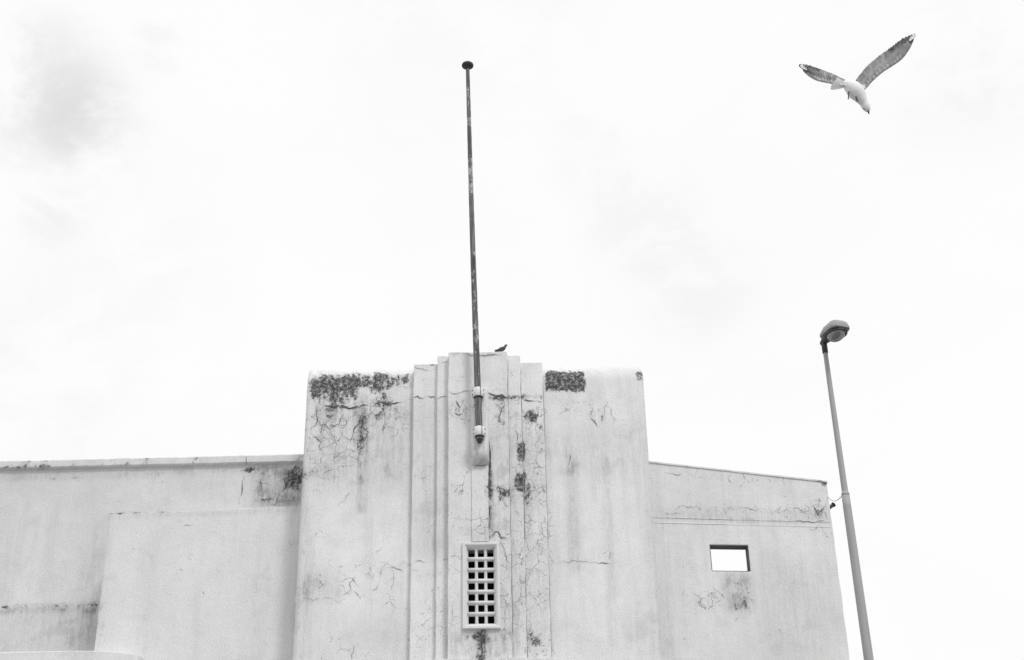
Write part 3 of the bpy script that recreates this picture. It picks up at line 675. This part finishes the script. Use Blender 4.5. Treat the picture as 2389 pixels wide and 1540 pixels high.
tag(gull,'white seagull flying with raised grey black-tipped wings, head pointing down','bird')
def gpart(name,bm,mat):
    o=bmobj(name,bm,mat,None,smooth=True); o.data.transform(Matrix.Translation(-gc)); o.parent=gull; return o
bm=bmesh.new(); tube(bm,[gp(2024.6,257.5,-.047),gp(2026,261.5,-.05),gp(2027.3,265,-.05),gp(2028,267.5,-.047)],[(2.8*S,3*S),(2.2*S,2.4*S),(1.4*S,1.6*S),(.3*S,.3*S)],12,ref=f); gpart('bill',bm,M['horn'])
for (x,y,x2,y2) in ((1981,214,1979.5,229),(1997,224,2000,235)):
    bm=bmesh.new(); tube(bm,[gp(x,y,-.045),gp((x+x2)/2-1,(y+y2)/2,-.058),gp(x2,y2,-.06)],[1.8*S,1.3*S,1.1*S],10,ref=f)
    for a in(-2.2,0,2.2): tube(bm,[gp(x2,y2-1,-.06),gp(x2+a,y2+3,-.055)],[.9*S,.4*S],8,ref=f)
    gpart('foot',bm,M['horn'])
for s in (-1,1):
    bm=bmesh.new(); c_=gp(2020.5+s*5,250.5-s*4.2,-.055 ); bmesh.ops.create_icosphere(bm,subdivisions=2,radius=.0042,matrix=Matrix.Translation(c_)); gpart('eye',bm,M['horn'])
# ------------------------------------------------------------ pigeon
YG=YC+.14; zt_=at(1115,821,YC).z+.006
def pp(x,z,dy=0): return Vector((at(1184-(1184-x)*1.08,812,YG).x,YG+dy,zt_+z*1.16))
bm=bmesh.new()
body=[(1154.5,.035,.018,.006),(1158,.048,.022,.009),(1162,.066,.036,.022),(1166,.085,.050,.040),(1170.5,.100,.058,.050),(1174.5,.117,.052,.047),(1177.3,.140,.036,.034),(1179,.163,.026,.026),(1180.3,.180,.026,.026),(1181.8,.189,.023,.023),(1182.9,.188,.013,.014),(1183.5,.186,.004,.005)]
B_=spline(body,5); tube(bm,[pp(b[0],b[1]) for b in B_],[(max(b[3],.003),max(b[2],.003)) for b in B_],20,ref=Vector((0,1,0)))
for s in (-1,1):     # folded wings
    for k_ in range(7):
        a0=pp(1173-k_*.6,.118-k_*.006,s*(.047-k_*.002)); a1=pp(1161-k_*.9,.055+.006*k_-.004*k_,s*.03)
        nrm=Vector((0,s,0)); blade(a0+nrm*.004,a1+nrm*.003,.016,nrm,1)
for k_ in range(5): blade(pp(1162,.062,(k_-2)*.008),pp(1153.6,.028,(k_-2)*.014),.011,Vector((0,0,1)),1)
pg=bmobj('pigeon',bm,[M['fpig'],M['fpigd']],None,recalc=False)
pc=pp(1170,0); pg.data.transform(Matrix.Translation(-pc)); pg.location=pc
tag(pg,'dark pigeon perched on the top edge of the central pilaster','bird')
def ppart(name,bm,mat):
    o=bmobj(name,bm,mat,None,smooth=True); o.data.transform(Matrix.Translation(-pc)); o.parent=pg
bm=bmesh.new(); tube(bm,[pp(1183,.187),pp(1184.1,.181),pp(1185,.174)],[.007,.005,.001],10); ppart('bill',bm,M['horn'])
for s in(-1,1):
    bm=bmesh.new(); tube(bm,[pp(1169.5,.06,s*.02),pp(1170,.03,s*.022),pp(1170,.004,s*.022)],[.011,.005,.004],8)
    for a,b in((2.2,0),(1.8,.014),(1.8,-.014),(-1.3,0)): tube(bm,[pp(1170,.005,s*.022),pp(1170+a,.003,s*.022+b)],[.004,.002],6,ref=Vector((0,0,1)))
    ppart('foot',bm,M['horn'])
    bm=bmesh.new(); bmesh.ops.create_icosphere(bm,subdivisions=2,radius=.0035,matrix=Matrix.Translation(pp(1181.6,.192,s*.021))); ppart('eye',bm,M['white'])
# ------------------------------------------------------------ ground
def sheet(name,x0,x1,y0,y1,z,mat,th=0):
    bm=bmesh.new()
    if th: box(bm,((x0+x1)/2,(y0+y1)/2,z-th/2),(x1-x0,y1-y0,th),.01)
    else: bm.faces.new([bm.verts.new(p) for p in ((x0,y0,z),(x1,y0,z),(x1,y1,z),(x0,y1,z))])
    return tag(bmobj(name,bm,mat,None),None,kind='structure')
sheet('ground',-1500,1500,-1500,1500,-.13,M['ground'])
sheet('road',-300,300,3,13.2,-.122,M['asph'])
sheet('pavement',-300,300,13.2,27.0,.0,M['pave'],.126)
sheet('pavement',-300,300,-6,3,.0,M['pave'],.126)
# ------------------------------------------------------------ sky and sun
SE=math.radians(46); AZ=math.radians(27)     # sun high, behind and to the right of the camera
sv=Vector((math.sin(AZ)*math.cos(SE),-math.cos(AZ)*math.cos(SE),math.sin(SE)))
k=N('World',True); SC.world=k.m
tc=k.n('ShaderNodeTexCoord').outputs['Generated']
sky=k.n('ShaderNodeTexSky',sky_type='NISHITA'); sky.sun_disc=False; sky.sun_elevation=SE; sky.sun_rotation=math.atan2(sv.x,sv.y)
bw=k.n('ShaderNodeRGBToBW'); k.t.links.new(sky.outputs[0],bw.inputs[0])
def near(px,py,rad):
    d=ray(px,py).normalized(); vm=k.n('ShaderNodeVectorMath',operation='DISTANCE'); k.put(vm.inputs[0],tc); vm.inputs[1].default_value=d
    return k.ma('SUBTRACT',1.0,k.ss(vm.outputs['Value'],rad*.25,rad))
cl=k.noise(tc,12,7,.64,sc=(1,1,1.6),off=6.3,dist=.3); cl2=k.noise(tc,2.2,5,.55,sc=(1,1,2),off=5.1)
dark=k.mul(near(80,215,.075),.8)
for (x,y,rd,s) in ((385,105,.03,.5),(210,290,.055,.55),(120,495,.03,.35),(1500,510,.06,.3),(1620,660,.06,.3),(2250,60,.12,.32),(1380,350,.05,.22),(1050,30,.14,.2),(250,640,.12,.2),(60,980,.10,.2)):
    dark=k.add(dark,k.mul(near(x,y,rd),s))
wsp=k.ss(cl,.38,.62)
dk=k.add(k.mul(k.mul(dark,wsp),.18),k.mul(k.ss(cl2,.45,.7),.025))
cloud=k.mul(k.ma('SUBTRACT',1.05,dk),10.0)
val=k.mix(.93,bw.outputs[0],cloud)
bg=k.n('ShaderNodeBackground'); k.put(bg.inputs[0],k.grey(val)); bg.inputs[1].default_value=.1
o=k.n('ShaderNodeOutputWorld'); k.t.links.new(bg.outputs[0],o.inputs[0])
sd_=bpy.data.lights.new('sun','SUN'); sd_.energy=1.4; sd_.angle=math.radians(11); sd_.color=(1,1,1)
so=bpy.data.objects.new('sun',sd_); C.objects.link(so); so.rotation_euler=sv.to_track_quat('Z','Y').to_euler(); so.location=(10,-10,30)
SC.view_settings.view_transform='Standard'; SC.view_settings.look='None'; SC.view_settings.exposure=0
